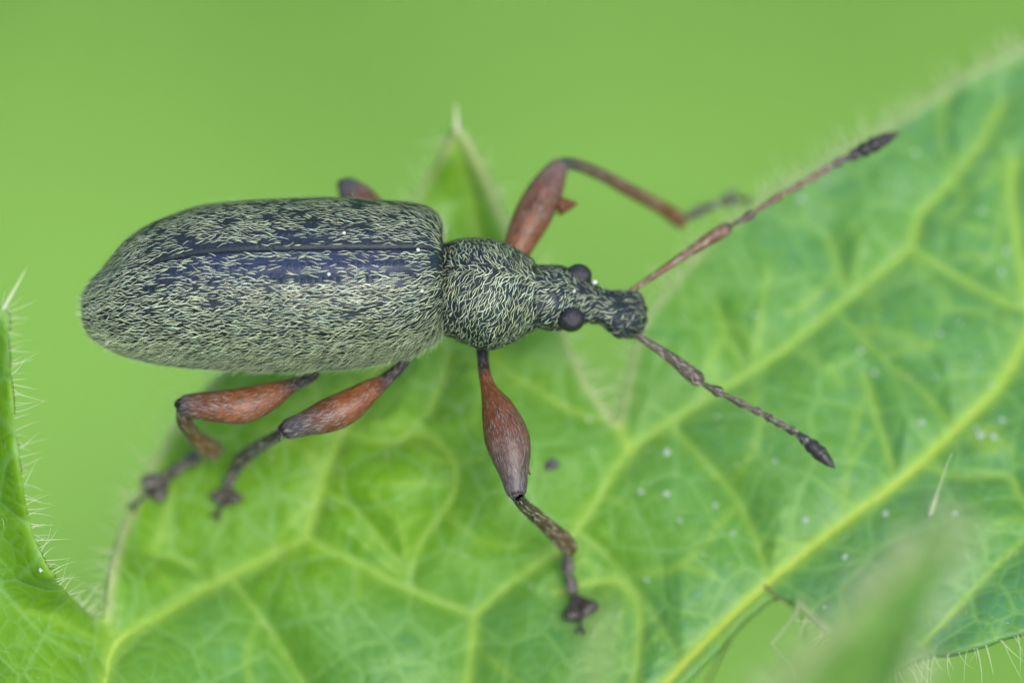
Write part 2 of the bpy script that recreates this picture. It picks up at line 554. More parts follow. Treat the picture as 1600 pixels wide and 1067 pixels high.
STEP = 5.5
ux = np.arange(-310, 2290, STEP); uy = np.arange(-70, 1440, STEP)
UX, UY = np.meshgrid(ux, uy, indexing='ij')
oc = np.concatenate([outline, outline[:1]])
bd, bx, by = seg_dist(UX, UY, oc)
ins = inside(UX, UY, outline)
sdist = np.where(ins, bd, -bd)
snap = sdist < .38*STEP
UXs, UYs = np.where(snap, bx, UX), np.where(snap, by, UY)
keepv = sdist > -1.1*STEP
fc = grid_faces(len(ux), len(uy))
kv = keepv.ravel(); iv = ins.ravel()
fc = fc[kv[fc].all(1) & (iv[fc].sum(1) >= 2)]
used = np.unique(fc); remap = -np.ones(UX.size, int); remap[used] = np.arange(len(used))
LX, LY = UXs.ravel()[used], UYs.ravel()[used]
LZ = blade_height(LX, LY)
edge = np.where(ins, bd, 0).ravel()[used]
def branch_veins():
    out = []; r2 = np.random.default_rng(23)
    while len(out) < 64:
        k = r2.integers(len(VEINS)); pts, w, s = VEINS[k]
        c = catmull(pts, 6); i = r2.integers(1, len(c)-1)
        d = c[i+1]-c[i-1]; ang = math.atan2(d[1], d[0]) + r2.choice([-1, 1])*r2.uniform(.8, 1.35)
        p = c[i].copy(); path = [p.copy()]; bend = r2.normal(0, .16)
        for _ in range(r2.integers(3, 7)):
            ang += bend + r2.normal(0, .16); p = p + 26*np.array([math.cos(ang), math.sin(ang)]); path.append(p.copy())
        path = np.array(path)
        e, _, _ = seg_dist(path[:, 0], path[:, 1], oc)
        if inside(path[:, 0], path[:, 1], outline).all() and e.min() > 14 and 0 < path[-1, 0] < 1640 and 0 < path[-1, 1] < 1100:
            out.append((path, 5, .42))
    return out
BRANCH = branch_veins()
vein_a = np.zeros(len(used))
for poly, w, s in VEIN_C + [(catmull(p, 2), w, s) for p, w, s in BRANCH]:
    d, _, _ = seg_dist(LX, LY, poly)
    vein_a = np.maximum(vein_a, s*np.exp(-(d/(w*.6+3))**2) + .14*s*np.exp(-(d/(w*2.2))))
vein_a = np.maximum(vein_a, 1.0*np.exp(-(((LX-1541)/30)**2+((LY-684)/24)**2)**1.5))   # yellowed blemish
vein_a = np.clip(vein_a, 0, 1)
rim_a = np.exp(-(edge/10.0)**2)*np.where(LX < 165, .12, 1.0)*np.where((LX < 900) & (LX > 560), .9, 1.0)*np.where((LX > 1300) & (LY > 880), .15, 1.0)*np.where((LX > 985) & (LX < 1245) & (LY > 915), 0, 1)
win_poly = np.array([(884,925),(935,914),(970,920),(988,945),(992,990),(980,1075),(960,1130),(880,1130),(878,1000)], float)
wi = inside(LX, LY, win_poly); wd, _, _ = seg_dist(LX, LY, np.concatenate([win_poly, win_poly[:1]]))
win_a = np.where(wi, np.clip(wd/45, 0, 1), 0)
# bluer towards the big lobe and the lower side, yellow-green at the notch side
zone_a = np.clip((LX-650)/700, 0, 1)*.70 + .12 + np.clip((LY-860)/220, 0, .45)*np.clip((LX-150)/200, 0, 1)
LV = unproj(LX, LY, LZ)
leaf = empty("leaf", unproj(1000, 800, -.05))
tag(leaf, "large veined green leaf with hairy edges and lobes under the beetle", "leaf")
blade = mesh_obj("blade", LV, remap[fc][:, ::-1], M_LEAF, None, True,
                 {"vein": ('FLOAT', vein_a), "rim": ('FLOAT', rim_a), "window": ('FLOAT', win_a), "zone": ('FLOAT', zone_a)})
adopt(blade, leaf)
import bmesh
bm = bmesh.new(); bm.from_mesh(blade.data)
bmesh.ops.remove_doubles(bm, verts=bm.verts, dist=.0012)
bmesh.ops.dissolve_degenerate(bm, edges=bm.edges, dist=.0004)
bm.to_mesh(blade.data); bm.free()
sm = blade.modifiers.new("thickness", 'SOLIDIFY'); sm.thickness = .012; sm.offset = -1

for pts, w, s in VEINS + BRANCH:              # each rib its own piece
    c = catmull(pts, 8)
    ok = inside(c[:, 0], c[:, 1], outline)
    c = c[ok] if ok.sum() > 3 else c
    z = blade_height(c[:, 0], c[:, 1])
    P = unproj(c[:, 0], c[:, 1], z - .0012)
    t = np.linspace(0, 1, len(c))
    r = w*PX*.42*(.5+.5*s)*(1-.45*t)*(.9+.2*vnoise(t*9, t*0, int(w)))
    Gv = tube_grid(P, r, 8, .45)
    V, F = close_grid(Gv)
    o = mesh_obj("vein", V, F, M_MIDRIB if s > .85 else M_VEIN); adopt(o, leaf)

def hair_mesh(roots, dirs, lens, rad, curl, seg=5):
    """tapering three-sided hairs"""
    n = len(roots)
    side = np.cross(dirs, np.array([0, 0, 1.0])); side /= np.linalg.norm(side, axis=1, keepdims=True)+1e-9
    upv = np.cross(side, dirs)
    V = np.zeros((n, seg+1, 3, 3))
    for k in range(seg+1):
        t = k/seg
        c = roots + dirs*(lens*t)[:, None] + (side*curl[:, :1]+upv*curl[:, 1:])*(lens*t*t)[:, None]
        r = rad*(1-t)**.8 + 1e-5
        for m in range(3):
            a = m*2*math.pi/3
            V[:, k, m] = c + (side*math.cos(a)+upv*math.sin(a))*r[:, None]
    q = []
    for k in range(seg):
        for m in range(3):
            q.append([k*3+m, k*3+(m+1) % 3, (k+1)*3+(m+1) % 3, (k+1)*3+m])
    F = ((np.arange(n)*(seg+1)*3)[:, None, None] + np.array(q)[None]).reshape(-1, 4)
    return V.reshape(-1, 3), F

def margin_hairs():
    seg = np.diff(oc, axis=0); L = np.linalg.norm(seg, axis=1); cum = np.concatenate([[0], np.cumsum(L)])
    pos = np.arange(0, cum[-1], 6.0); pos = pos + rng.uniform(-3, 3, len(pos)); pos = np.clip(pos, 0, cum[-1]-1e-3)
    k = np.searchsorted(cum, pos, side='right')-1
    p = oc[k] + seg[k]*((pos-cum[k])/L[k])[:, None]
    nrm = np.stack([seg[k, 1], -seg[k, 0]], -1)/L[k][:, None]
    test = inside(p[:, 0]+nrm[:, 0]*6, p[:, 1]+nrm[:, 1]*6, outline)
    nrm[test] *= -1
    # the eaten rib at the lower edge stays bare
    bare = (p[:, 0] > 985) & (p[:, 0] < 1240) & (p[:, 1] > 920)
    low = (p[:, 0] > 1360) & (p[:, 1] > 930)
    view = (p[:, 0] > -120) & (p[:, 0] < 1750) & (p[:, 1] < 1150)
    keep = view & ~bare & (rng.random(len(p)) < np.where(low, .75, .9)*np.where((p[:, 0] > 560) & (p[:, 0] < 900), .45, 1))
    p, nrm, low = p[keep], nrm[keep], low[keep]
    z = blade_height(p[:, 0], p[:, 1]) - .004 - rng.uniform(0, .006, len(p))
    root = unproj(p[:, 0]-nrm[:, 0]*3, p[:, 1]-nrm[:, 1]*3, z)
    tip = unproj(p[:, 0]+nrm[:, 0]*40, p[:, 1]+nrm[:, 1]*40, z)
    d = tip-root
    tang = np.cross(d, [0, 0, 1.0])
    d = d + tang*rng.normal(.1, .38, len(p))[:, None]
    d[:, 2] += np.linalg.norm(d, axis=1)*rng.normal(.15, .3, len(p))
    d /= np.linalg.norm(d, axis=1, keepdims=True)
    lens = np.where(low, rng.uniform(35, 92, len(p)), rng.uniform(18, 62, len(p)))*PX
    V, F = hair_mesh(root, d, lens, np.where(p[:, 0] < 120, .7, 1.0)*rng.uniform(.7, 1.3, len(p))*PX, rng.normal(0, .22, (len(p), 2)))
    parts = [(V, F, np.ones((len(V), 4)))]
    # long bristles that end the teeth
    for a, b, r in (((713, 207), (712, 158), 6), ((4, 484), (44, 415), 3.4)):
        za = blade_height(a[0], a[1])
        ra, rb = unproj(*a, za), unproj(*b, za+.02)
        dd = rb-ra; ln = np.linalg.norm(dd)
        V, F = hair_mesh(ra[None], (dd/ln)[None], np.array([ln]), np.array([r*PX]), np.zeros((1, 2)))
        parts.append((V, F, np.ones((len(V), 4))))
    # scattered hairs standing on the blade
    n = 0; hx, hy = [], []
    while n < 260:
        x, y = rng.uniform(0, 1600), rng.uniform(60, 1067)
        if inside(np.array([x]), np.array([y]), outline)[0]:
            hx.append(x); hy.append(y); n += 1
    hx, hy = np.array(hx), np.array(hy)
    rt = unproj(hx, hy, blade_height(hx, hy)-.002)
    dd = np.stack([rng.normal(.2, .5, n), rng.normal(.1, .5, n), rng.uniform(.35, .9, n)], -1)
    dd /= np.linalg.norm(dd, axis=1, keepdims=True)
    V, F = hair_mesh(rt, dd, rng.uniform(10, 26, n)*PX, rng.uniform(.6, 1.0, n)*PX, rng.normal(0, .2, (n, 2)))
    parts.append((V, F, np.ones((len(V), 4))))
    V, F, _ = join_parts(parts)
    o = mesh_obj("hair_fringe", V, F, M_HAIR); o["kind"] = "stuff"; adopt(o, leaf)
margin_hairs()

# one big clear hair with a bulb at its foot
ra = unproj(1453, 808, blade_height(1453, 808)-.002); rb = unproj(1487, 708, blade_height(1487, 708)+.11)
ts = np.linspace(0, 1, 14)
path = ra + (rb-ra)*ts[:, None] + np.array([.0, .0, .012])*np.sin(ts*math.pi)[:, None]
rr = np.interp(ts, [0, .08, .2, .35, 1], [3.6, 4.4, 2.4, 1.3, .4])*PX
V, F = close_grid(tube_grid(path, rr, 10, 1, (1, .2, 0)))
o = mesh_obj("glassy_hair", V, F, M_HAIR); adopt(o, leaf)

# leaf stalk, running down into the meadow out of the picture
ba = unproj(960, 1150, blade_height(960, 1150)-.01)
sp = catmull([ba, ba+np.array([-.1, -.35, -.25]), ba+np.array([-.4, -1.6, -2.2]), ba+np.array([-1, -3.5, -14]), np.array([ba[0]-1.5, ba[1]-5, GZ-.5])], 10)
V, F = close_grid(tube_grid(sp, np.linspace(.012, .11, len(sp)), 10, 1, (1, 0, 0)))
o = mesh_obj("stalk", V, F, M_VEIN); adopt(o, leaf)

def blob(name, c, r, mat, parent, seed, flat=.7, amp=.3, nu=9, nv=12):
    th = np.linspace(0.02, math.pi-.02, nu); ph = np.linspace(0, 2*math.pi, nv, endpoint=False)
    T, Pp = np.meshgrid(th, ph, indexing='ij')
    d = np.stack([np.sin(T)*np.cos(Pp), np.sin(T)*np.sin(Pp), np.cos(T)], -1)
    k = 1 + amp*(vnoise(d[..., 0]*1.7+seed*3.1+9, d[..., 1]*1.7+d[..., 2]*1.3+seed+9, seed)-.5)*2
    G = np.asarray(c) + d*np.array([1, 1, flat])*(r*k)[..., None]
    V, F = close_grid(G)
    o = mesh_obj(name, V, F, mat)
    if parent is not None: adopt(o, parent)
    return o

SPECKS = [(1532,680,12),(1553,682,12),(1291,290,6),(1002,768,9),(1040,771,7),(1118,788,7),(1145,832,8),(1258,812,8),(1441,660,10),(1180,492,6),(1344,548,7),(1470,522,7),
          (1431,238,7),(1252,310,7),(1232,490,6),(1366,583,7),(1383,802,8),(1491,803,8),(1528,553,5),(1288,948,5),(1549,602,5),(1525,668,7),
          (1572,392,9),(1565,655,9),(1535,678,7),(1041,706,8),(1534,330,6),(1462,590,5),(1120,650,6),(920,655,6),(1062,812,6),(1210,720,5),
          (63,890,6),(1010,905,5),(1565,425,7),(1320,870,6)]
for i, (x, y, r) in enumerate(SPECKS):
    z = blade_height(x, y)
    blob("white_speck", unproj(x, y, z+.001), r*PX*rng.uniform(.32, .68), M_SPECK, leaf, i, .3, .6)

# crumbs, fibres lying on the leaf
o = blob("soil_crumb", unproj(862, 725, blade_height(862, 725)+.004), 10*PX, M_DEB, None, 41, .8, .5, 12, 16)
tag(o, "small round grey crumb lying on the leaf beside the beetle's reddish front leg", "crumb")
def fibre(name, pts, r, mat, label, cat, group=None):
    c = catmull(np.array([np.append(unproj(x, y, 0)[:2], 0) for x, y, _ in pts]), 6)
    P = catmull(np.array([unproj(x, y, z) for x, y, z in pts]), 6)
    t = np.linspace(0, 1, len(P))
    V, F = close_grid(tube_grid(P, r*PX*(1-.5*t)*(.8+.4*vnoise(t*8, t, 3)), 7, 1, (.3, .2, 1)))
    o = mesh_obj(name, V, F, mat); tag(o, label, cat, group)
lz = lambda x, y: float(blade_height(x, y))
fibre("plant_fibre", [(1247,947,lz(1247,947)),(1235,970,-.05),(1212,998,-.06),(1206,1006,-.06),(1222,1025,-.05),(1242,1050,-.04),(1240,1085,-.05)], 2.6, M_FIB,
      "thin pale bent fibre dangling off the bitten leaf edge", "fibre")
fibre("withered_vein", [(1195,915,lz(1195,915)),(1212,930,-.05),(1232,944,-.05),(1252,965,-.055),(1260,1000,-.06)], 2.4, M_DARK,
      "short dark brown withered strand at the bitten edge by the midrib", "strand")
fibre("dry_twig", [(1162,960,lz(1170,935)-.02),(1140,1000,-.12),(1118,1040,-.2),(1095,1090,-.3)], 3.6, M_DARK,
      "blurred dark stem fragment hanging below the yellow midrib", "stem")

# ------------------------------------------------------------------ leaf tip rising out of focus in front
def front_tip():
    axis = catmull([(1160,1330,.65),(1250,1180,.80),(1325,1060,.90),(1395,955,.98),(1455,872,1.03),(1508,802,1.06)], 8)
    P = unproj(axis[:, 0], axis[:, 1], axis[:, 2])
    t = np.linspace(0, 1, len(P))
    hw = np.interp(t, [0, .3, .6, .85, 1], [132, 102, 58, 22, 1])*PX*.86
    T = np.gradient(P, axis=0); T /= np.linalg.norm(T, axis=1)[:, None]
    nv = 25
    v = np.linspace(-1, 1, nv)
    S = np.cross(T, np.array([.15, -.2, 1.0])); S /= np.linalg.norm(S, axis=1)[:, None]
    Nn = np.cross(S, T)
    RIMS = -1.0
    fold = .34*np.abs(v)**1.2
    G = P[:, None] + (hw[:, None]*v[None])[..., None]*S[:, None] + (hw[:, None]*(fold[None]+.05*np.sin(t*25)[:, None]*v[None]))[..., None]*Nn[:, None]
    n = G.shape[0]*nv
    vv = np.broadcast_to(np.abs(v)[None], (len(P), nv)).ravel()
    root = empty("leaf", P[0])
    tag(root, "pale olive folded leaf tip, heavily blurred, rising in front of the leaf edge", "leaf tip")
    o = mesh_obj("blade", G.reshape(-1, 3), grid_faces(len(P), nv), M_TIP, None, True,
                 {"vein": ('FLOAT', np.exp(-(vv/.12)**2)*.6), "rim": ('FLOAT', np.exp(-((1-np.broadcast_to(v[None], (len(P), nv)).ravel()*RIMS)/.28)**2)), "window": ('FLOAT', vv*0), "zone": ('FLOAT', vv*.3+.2)})
    sm = o.modifiers.new("thickness", 'SOLIDIFY'); sm.thickness = .012
    adopt(o, root)
    V, F = close_grid(tube_grid(P-Nn*.006, np.linspace(.016, .003, len(P)), 8, .7))
    adopt(mesh_obj("midrib", V, F, M_VEIN), root)
    hr, hd = [], []
    for sgn, col in ((-1, 0), (1, nv-1)):
        for _ in range(70):
            q = rng.uniform(.2, .99)*(len(P)-1); i = int(q); f = q-i
            hr.append(G[i, col]*(1-f)+G[i+1, col]*f)
            dd = S[i]*sgn + T[i]*rng.uniform(.1, .6) + Nn[i]*rng.normal(.1, .25)
            hd.append(dd/np.linalg.norm(dd))
    V, F = hair_mesh(np.array(hr), np.array(hd), rng.uniform(.02, .05, len(hr)), np.full(len(hr), .0016), rng.normal(0, .2, (len(hr), 2)))
    h = mesh_obj("hair_fringe", V, F, M_HAIR); h["kind"] = "stuff"; adopt(h, root)
    st = catmull([P[0]+T[0]*.05, P[0]+np.array([-.25, -.5, -.9]), P[0]+np.array([-.4, -1.2, -8]), np.array([P[0][0]-1, P[0][1]-2, GZ-.5])], 10)
    V, F = close_grid(tube_grid(st, np.linspace(.02, .09, len(st)), 9, 1, (1, 0, 0)))
    adopt(mesh_obj("stalk", V, F, M_VEIN), root)
front_tip()

# ------------------------------------------------------------------ the weevil
weevil = empty("weevil", unproj(600, 560, -.03))
tag(weevil, "dark weevil with pale green scales and reddish legs walking on the leaf", "weevil")

def loft(tab, xs, nv, n_exp, brat, zax):
    tx = np.array([r[0] for r in tab], float)
    cy = pchip(tx, [r[1] for r in tab], xs)
    hw = np.sqrt(np.clip(pchip(tx, [r[2]**2 for r in tab], xs), 1e-4, None))
    return cy, hw, np.interp(xs, *zip(*zax)), np.interp(xs, *zip(*brat))

ZAX = [(130,.185),(200,.195),(450,.205),(690,.205),(760,.205),(840,.20),(900,.19),(950,.175),(1010,.158)]
# body: abdomen, thorax, head and snout in one skin
BODY = [(152,480,4),(165,478,34),(200,467,74),(300,452,108),(450,447,120),(600,443,112),(655,440,98),(676,444,74),(684,449,64),(690,452,69),(700,453,75),
        (720,455,81),(745,459,87),(765,461,88),(790,461,81),(810,461,71),(824,461,62),(832,462,58),(836,463,52),(840,464,50),(848,465,52),(870,466,53),
        (888,466,48),(905,468,41),(922,472,35),(938,479,31.5),(952,486,34),(966,490.5,38.5),(984,491,38),(997,491,35),(1003,491,29),(1007,491,20),(1009,491,3)]
BR = [(130,.9),(680,.9),(720,.93),(830,.92),(850,.88),(900,.86),(940,.75),(1000,.62),(1012,.55)]
xs = np.concatenate([np.linspace(152, 160, 6), np.linspace(162, 670, 60), np.linspace(672, 860, 110), np.linspace(862, 996, 70), np.linspace(997, 1011, 18)])
cy, hw, zz, br = loft(BODY, xs, 96, 2.2, BR, ZAX)
nvb = 112
th = np.linspace(0, 2*math.pi, nvb, endpoint=False)
def se(c, n): return np.sign(c)*np.abs(c)**(2/n)
ctr = unproj(xs, cy, zz)
a = hw*PX
BG = np.zeros((len(xs), nvb, 3))
nexp = np.interp(xs, [690, 940, 970, 1010], [2.1, 2.1, 2.9, 3.4])
for i in range(len(xs)):
    s_, c_ = np.sin(th), np.cos(th)
    yy = se(s_, nexp[i])*a[i]; z_ = se(c_, nexp[i])*a[i]*br[i]
    z_ = np.where(z_ < 0, z_*.86, z_)
    # scrobe: the groove on each side of the snout that takes the antenna
    if 940 < xs[i] < 1000:
        g_ = np.exp(-((np.abs(th-math.pi)-1.75)/.22)**2)*np.exp(-((xs[i]-972)/15)**2)
        k_ = 1-.42*g_; yy, z_ = yy*k_, z_*k_
    # shallow pit between the eyes, central line on the snout
    pit = np.exp(-((xs[i]-898)/9)**2)*np.exp(-(np.minimum(th, 2*math.pi-th)/.2)**2)
    z_ = z_ - pit*.006
    BG[i, :, 0] = ctr[i, 0]; BG[i, :, 1] = ctr[i, 1]+yy; BG[i, :, 2] = ctr[i, 2]+z_
# irregular skin
dn = (vnoise(np.repeat(xs[:, None], nvb, 1)/7, th[None]*9+0*xs[:, None], 21)-.5)*.0022
_, _, bn, _ = grid_frames(BG, True)
if (bn[100, 0, 2] < 0): bn = -bn
BGs = BG + bn*dn[..., None]
V, F = close_grid(BGs)
body = mesh_obj("body", V, F, M_CUT, None, True, {"striae": ('FLOAT', np.full(len(V), .5)), "along": ('FLOAT', np.zeros(len(V))), "bare": ('FLOAT', np.zeros(len(V)))})
adopt(body, weevil)

# wing cases
ELY = [(127,484,3),(129,484,20),(134,484,33),(145,483,47),(160,480,60),(200,467,92.5),(250,458,113),(330,450,128.5),(420,448,134),(500,446.5,134.5),(600,443,127),
       (650,438.5,118),(675,435.5,107),(686,435.5,97),(692,437,86)]
se_ = np.linspace(0, 1, 260)
ex = 127 + (692-127)*(1-np.cos(se_*math.pi*.86))/(1-math.cos(math.pi*.86))
ecy, ehw, ezz, _ = loft(ELY, ex, 0, 2.3, BR, ZAX)
ex = np.append(ex, [692, 689]); ecy = np.append(ecy, [439, 444]); ehw = np.append(ehw, [80, 62]); ezz = np.append(ezz, [.205, .205])
ectr = unproj(ex, ecy, ezz)
NPH = 110
PHM = 1.80
elytra_grids = []
for sgn in (-1, 1):
    ph = np.linspace(0, PHM, NPH)
    EG = np.zeros((len(ex), NPH+4, 3)); stri = np.zeros((len(ex), NPH+4)); bare = np.zeros((len(ex), NPH+4))
    for i in range(len(ex)):
        A_ = ehw[i]*PX; n_ = 2.25
        full = np.concatenate([ph, [PHM+.02, PHM+.03, PHM+.03, PHM+.03]])
        shrink = np.concatenate([np.ones(NPH), [.985, .95, .9, .85]])
        k_ = shrink*(1 - .030*np.exp(-(full/.014)**2))
        k_ = k_ - .0012*(.5+.5*np.cos(full*2*math.pi/.172))*np.clip((full-.05)/.1, 0, 1)*min(1, ehw[i]/90)
        k_ = k_ * (1+.010*(vnoise(np.full(len(full), ex[i]/24.), full*5, 31)-.5))
        EG[i, :, 0] = ectr[i, 0]
        EG[i, :, 1] = ectr[i, 1] + sgn*se(np.sin(full), n_)*A_*k_ + sgn*.00025
        EG[i, :, 2] = ectr[i, 2] + se(np.cos(full), n_)*A_*.97*k_
        bare[i] = np.exp(-((full-.14)/(.24 if sgn < 0 else .10))**2)*np.clip((ex[i]-200)/150, 0, 1)*np.clip((700-ex[i])/110, 0, 1)*(1 if sgn < 0 else .5)  # mask for the painted blue sky sheen beside the suture
        stri[i] = np.where(full < .09, 1.0, .5-.5*np.cos(full*2*math.pi/.172))
    V = EG.reshape(-1, 3); Fq = grid_faces(len(ex), NPH+4)
    if sgn > 0: Fq = Fq[:, ::-1]
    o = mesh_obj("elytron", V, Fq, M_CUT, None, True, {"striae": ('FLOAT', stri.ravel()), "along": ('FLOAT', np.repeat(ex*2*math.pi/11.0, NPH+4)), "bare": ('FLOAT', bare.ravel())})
    adopt(o, weevil)
    elytra_grids.append((sgn, EG[:, :NPH], o))

# scales -----------------------------------------------------------
def scale_col(u, v, p, r):
    n = len(u)
    base = np.array([.52, .62, .36]); mint = np.array([.45, .61, .45]); tan = np.array([.55, .57, .29])
    w = r.random((n, 3))**1.5; w /= w.sum(1, keepdims=True)
    c = w[:, :1]*base + w[:, 1:2]*mint + w[:, 2:]*tan
    return c*r.uniform(.32, .84, n)[:, None]

for sgn, EG, eo in elytra_grids:
    def mask(u, v, p, sgn=sgn):
        ph = v*PHM; xpx = p[:, 0]/PX + 800
        clump = vnoise(xpx/17+sgn*40, ph/.085+60, 11)*.6 + vnoise(xpx/42, ph/.17+20, 12)*.4
        m = np.clip((clump-.34)/.16, .05, 1)
        row = .5-.5*np.cos(ph*2*math.pi/.172)
        m = m*(.55+.45*row)
        if sgn < 0:      # viewer's side has a bare band by the suture, painted with blue sky sheen
            band = np.exp(-((ph-.16)/.17)**2)*np.clip((xpx-230)/130, 0, 1)*np.clip((700-xpx)/90, 0, 1)
            m = m*(1-.93*band)
            st = vnoise(xpx/46+7, ph/.045+90, 19)
            m = np.maximum(m, np.clip((ph-.55)/.35, 0, .95)*np.clip((st-.25)/.2, .12, 1))
        else:
            band = np.exp(-((ph-.06)/.10)**2) + .55*np.exp(-((ph-.42)/.13)**2)
            m = m*(1-.9*np.clip(band, 0, 1)*np.clip((xpx-170)/90, 0, 1)*np.clip((690-xpx)/60, .2, 1))
            m = np.maximum(m, np.clip((ph-.95)/.3, 0, .9)*np.clip((vnoise(xpx/46+7, ph/.06+90, 29)-.2)/.2, .2, 1))
        m = np.where(ph < .03, 0, m)
        return np.maximum(m, np.clip((240-xpx)/60, 0, .9))
    def dirf(u, v, p, r, sgn=sgn):
        ph = v*PHM; xpx = p[:, 0]/PX + 800
        # behind the shoulder the scales swing outwards
        ang = r.normal(0, .22, len(u)) + .30*(vnoise(xpx/30, ph*6+30, 15)-.5) + .55*np.exp(-((690-xpx)/35))*np.sin(ph*1.2)
        return -np.cos(ang), np.sin(ang)*sgn
    flip = 1 if sgn > 0 else -1
    du, dv, nn, _ = grid_frames(EG, False)
    sg = 1 if nn[120, 5, 2] > 0 else -1
    V, F, C = scatter(EG, False, 30000, dirf, .0114, .00088, (.0004, .0008, .0010), mask, sg, .16, scale_col, space=(.0062, .0020))
    fz = scatter(EG, False, 9000, dirf, .0115, .00048, (.0003, .0012, .0075), lambda u, v, p: np.clip(np.maximum((v-.55)*2.2, .7*np.exp(-u*14)), 0, 1), sg, .2, lambda u, v, p, r: scale_col(u, v, p, r)*1.35)  # fuzz at sides and rear, tinted paler to paint in a backlit rim
    V, F, C = join_parts([(V, F, C), fz])
    o = mesh_obj("scale_coat", V, F, M_SCALE, None, True, {"tint": ('FLOAT_COLOR', C)}); o["kind"] = "stuff"
    adopt(o, eo)

ip0, ip1 = np.searchsorted(xs, 688), np.searchsorted(xs, 834)
ih1 = np.searchsorted(xs, 1004)
sgb = 1 if grid_frames(BGs, True)[2][100, 0, 2] > 0 else -1
def side_of(v):            # th in (0,pi) is +y ; toward the back line
    t = v*2*math.pi
    return np.where(t < math.pi, 1.0, -1.0), np.minimum(t, 2*math.pi-t)
def body_dir(k):
    def f(u, v, p, r):
        s, t = side_of(v)
        xpx = p[:, 0]/PX + 800
        ang = r.normal(0, .30, len(u)) + .5*(vnoise(xpx/22, v*14+7, 17)-.5)
        fwd = np.full(len(u), k) if np.isscalar(k) else k(xpx)
        cu, cv = fwd, -s*np.clip(t/.35, .25, 1)*CVS
        return cu*np.cos(ang)-cv*np.sin(ang), cu*np.sin(ang)+cv*np.cos(ang)
    return f
# orientation of the tv axis used in scatter (n x du) against +theta
du0, dv0, n0, _ = grid_frames(BGs, True)
tvv = np.cross(n0[120, 20]*sgb, du0[120, 20]); CVS = 1.0 if tvv @ dv0[120, 20] > 0 else -1.0
def up_only(lo):
    def f(u, v, p):
        s, t = side_of(v)
        return np.where(t < lo, 1.0, .0)
    return f
def pro_mask(u, v, p):
    s, t = side_of(v); xpx = p[:, 0]/PX + 800
    m = np.where(t < 2.3, 1.0, 0)
    bald = np.exp(-((xpx-765)/20)**2)*np.exp(-(t/.16)**2)
    return m*(1-.85*bald)*np.clip(.45+.9*vnoise(xpx/14, v*30, 8), 0, 1)
def head_mask(u, v, p):
    s, t = side_of(v); xpx = p[:, 0]/PX + 800
    m = np.where(t < 2.2, 1.0, 0)
    m = m*(1-.75*np.exp(-((xpx-945)/30)**2)*np.exp(-((t-.25)/.35)**2)*(s > 0))
    return m*np.interp(xpx, [912, 940, 965, 990], [1, .6, .20, .07])*np.clip(.4+.9*vnoise(xpx/10, v*30, 9), 0, 1)
p1 = scatter(BGs[ip0:ip1], True, 10000, body_dir(.38),   .0114, .00094, (.0004, .0010, .0010), pro_mask, sgb, .26, scale_col, space=(.0066, .00205))
p2 = scatter(BGs[ip1:ih1], True, 4000, body_dir(lambda x: np.interp(x, [840, 900, 1000], [.75, .9, .8])), .0090, .0010, (.0005, .0012, .0012), head_mask, sgb, .22,
             lambda u, v, p, r: scale_col(u, v, p, r)*.85, space=(.0062, .0023))
# dense fine fringe round the front of the thorax and on the snout tip
p3 = scatter(BGs[ih1-22:ih1], True, 150, lambda u, v, p, r: (np.full(len(u), 1.0), r.normal(0, .5, len(u))), .010, .0007, (.0003, .002, .006), None, sgb, .3,
             lambda u, v, p, r: scale_col(u, v, p, r)*.3)
V, F, C = join_parts([p1, p2, p3])
o = mesh_obj("scale_coat", V, F, M_SCALE, None, True, {"tint": ('FLOAT_COLOR', C)}); o["kind"] = "stuff"
adopt(o, body)

# jaws at the end of the snout
for (x, y) in ((1005, 482), (1005, 500)):
    blob("mandible", unproj(x, y, .152), 8*PX, M_EYE, body, int(y), .8, .15, 12, 16)
# eyes
for (x, y, z, r, dirn) in ((892, 499, .207, 20.8, -1), (904, 431, .203, 20, 1)):
    c = unproj(x, y, z)
    th_ = np.linspace(.01, math.pi-.01, 28); ph_ = np.linspace(0, 2*math.pi, 40, endpoint=False)
    T, Q = np.meshgrid(th_, ph_, indexing='ij')
    d = np.stack([np.sin(T)*np.cos(Q)*1.05, np.sin(T)*np.sin(Q)*.95, np.cos(T)*.98], -1)
    V, F = close_grid(c + d*r*PX)
    adopt(mesh_obj("eye", V, F, M_EYE), weevil)

# legs
RED = (.165, .050, .010); RED2 = (.110, .037, .013); DK = (.020, .020, .024); GREY = (.060, .057, .062); BRN = (.095, .050, .022); OLV = (.055, .045, .025); ORG = (.155, .052, .012)
def bristles(G, n, L, W, lift, col, wob=.2, spread=.25):
    du, dv, nn, _ = grid_frames(G, True)
    cc = G.mean(1)
    k = G.shape[0]//2
    sg = 1 if ((G[k]-cc[k])*nn[k]).sum() > 0 else -1
    return scatter(G, True, n, lambda u, v, p, r: (np.cos(r.normal(0, spread, len(u))), np.sin(r.normal(0, spread, len(u)))), L, W, lift, None, sg, wob,
                   lambda u, v, p, r: np.array(col)*r.uniform(.6, 1.2, len(u))[:, None], 3)

def seg_grid(pts, nseg=20, flat=1.0, sub=7):
    c = catmull(np.array(pts, float), sub)
    return tube_grid(unproj(c[:, 0], c[:, 1], c[:, 2]), np.maximum(c[:, 3], .3)*PX, nseg, flat)

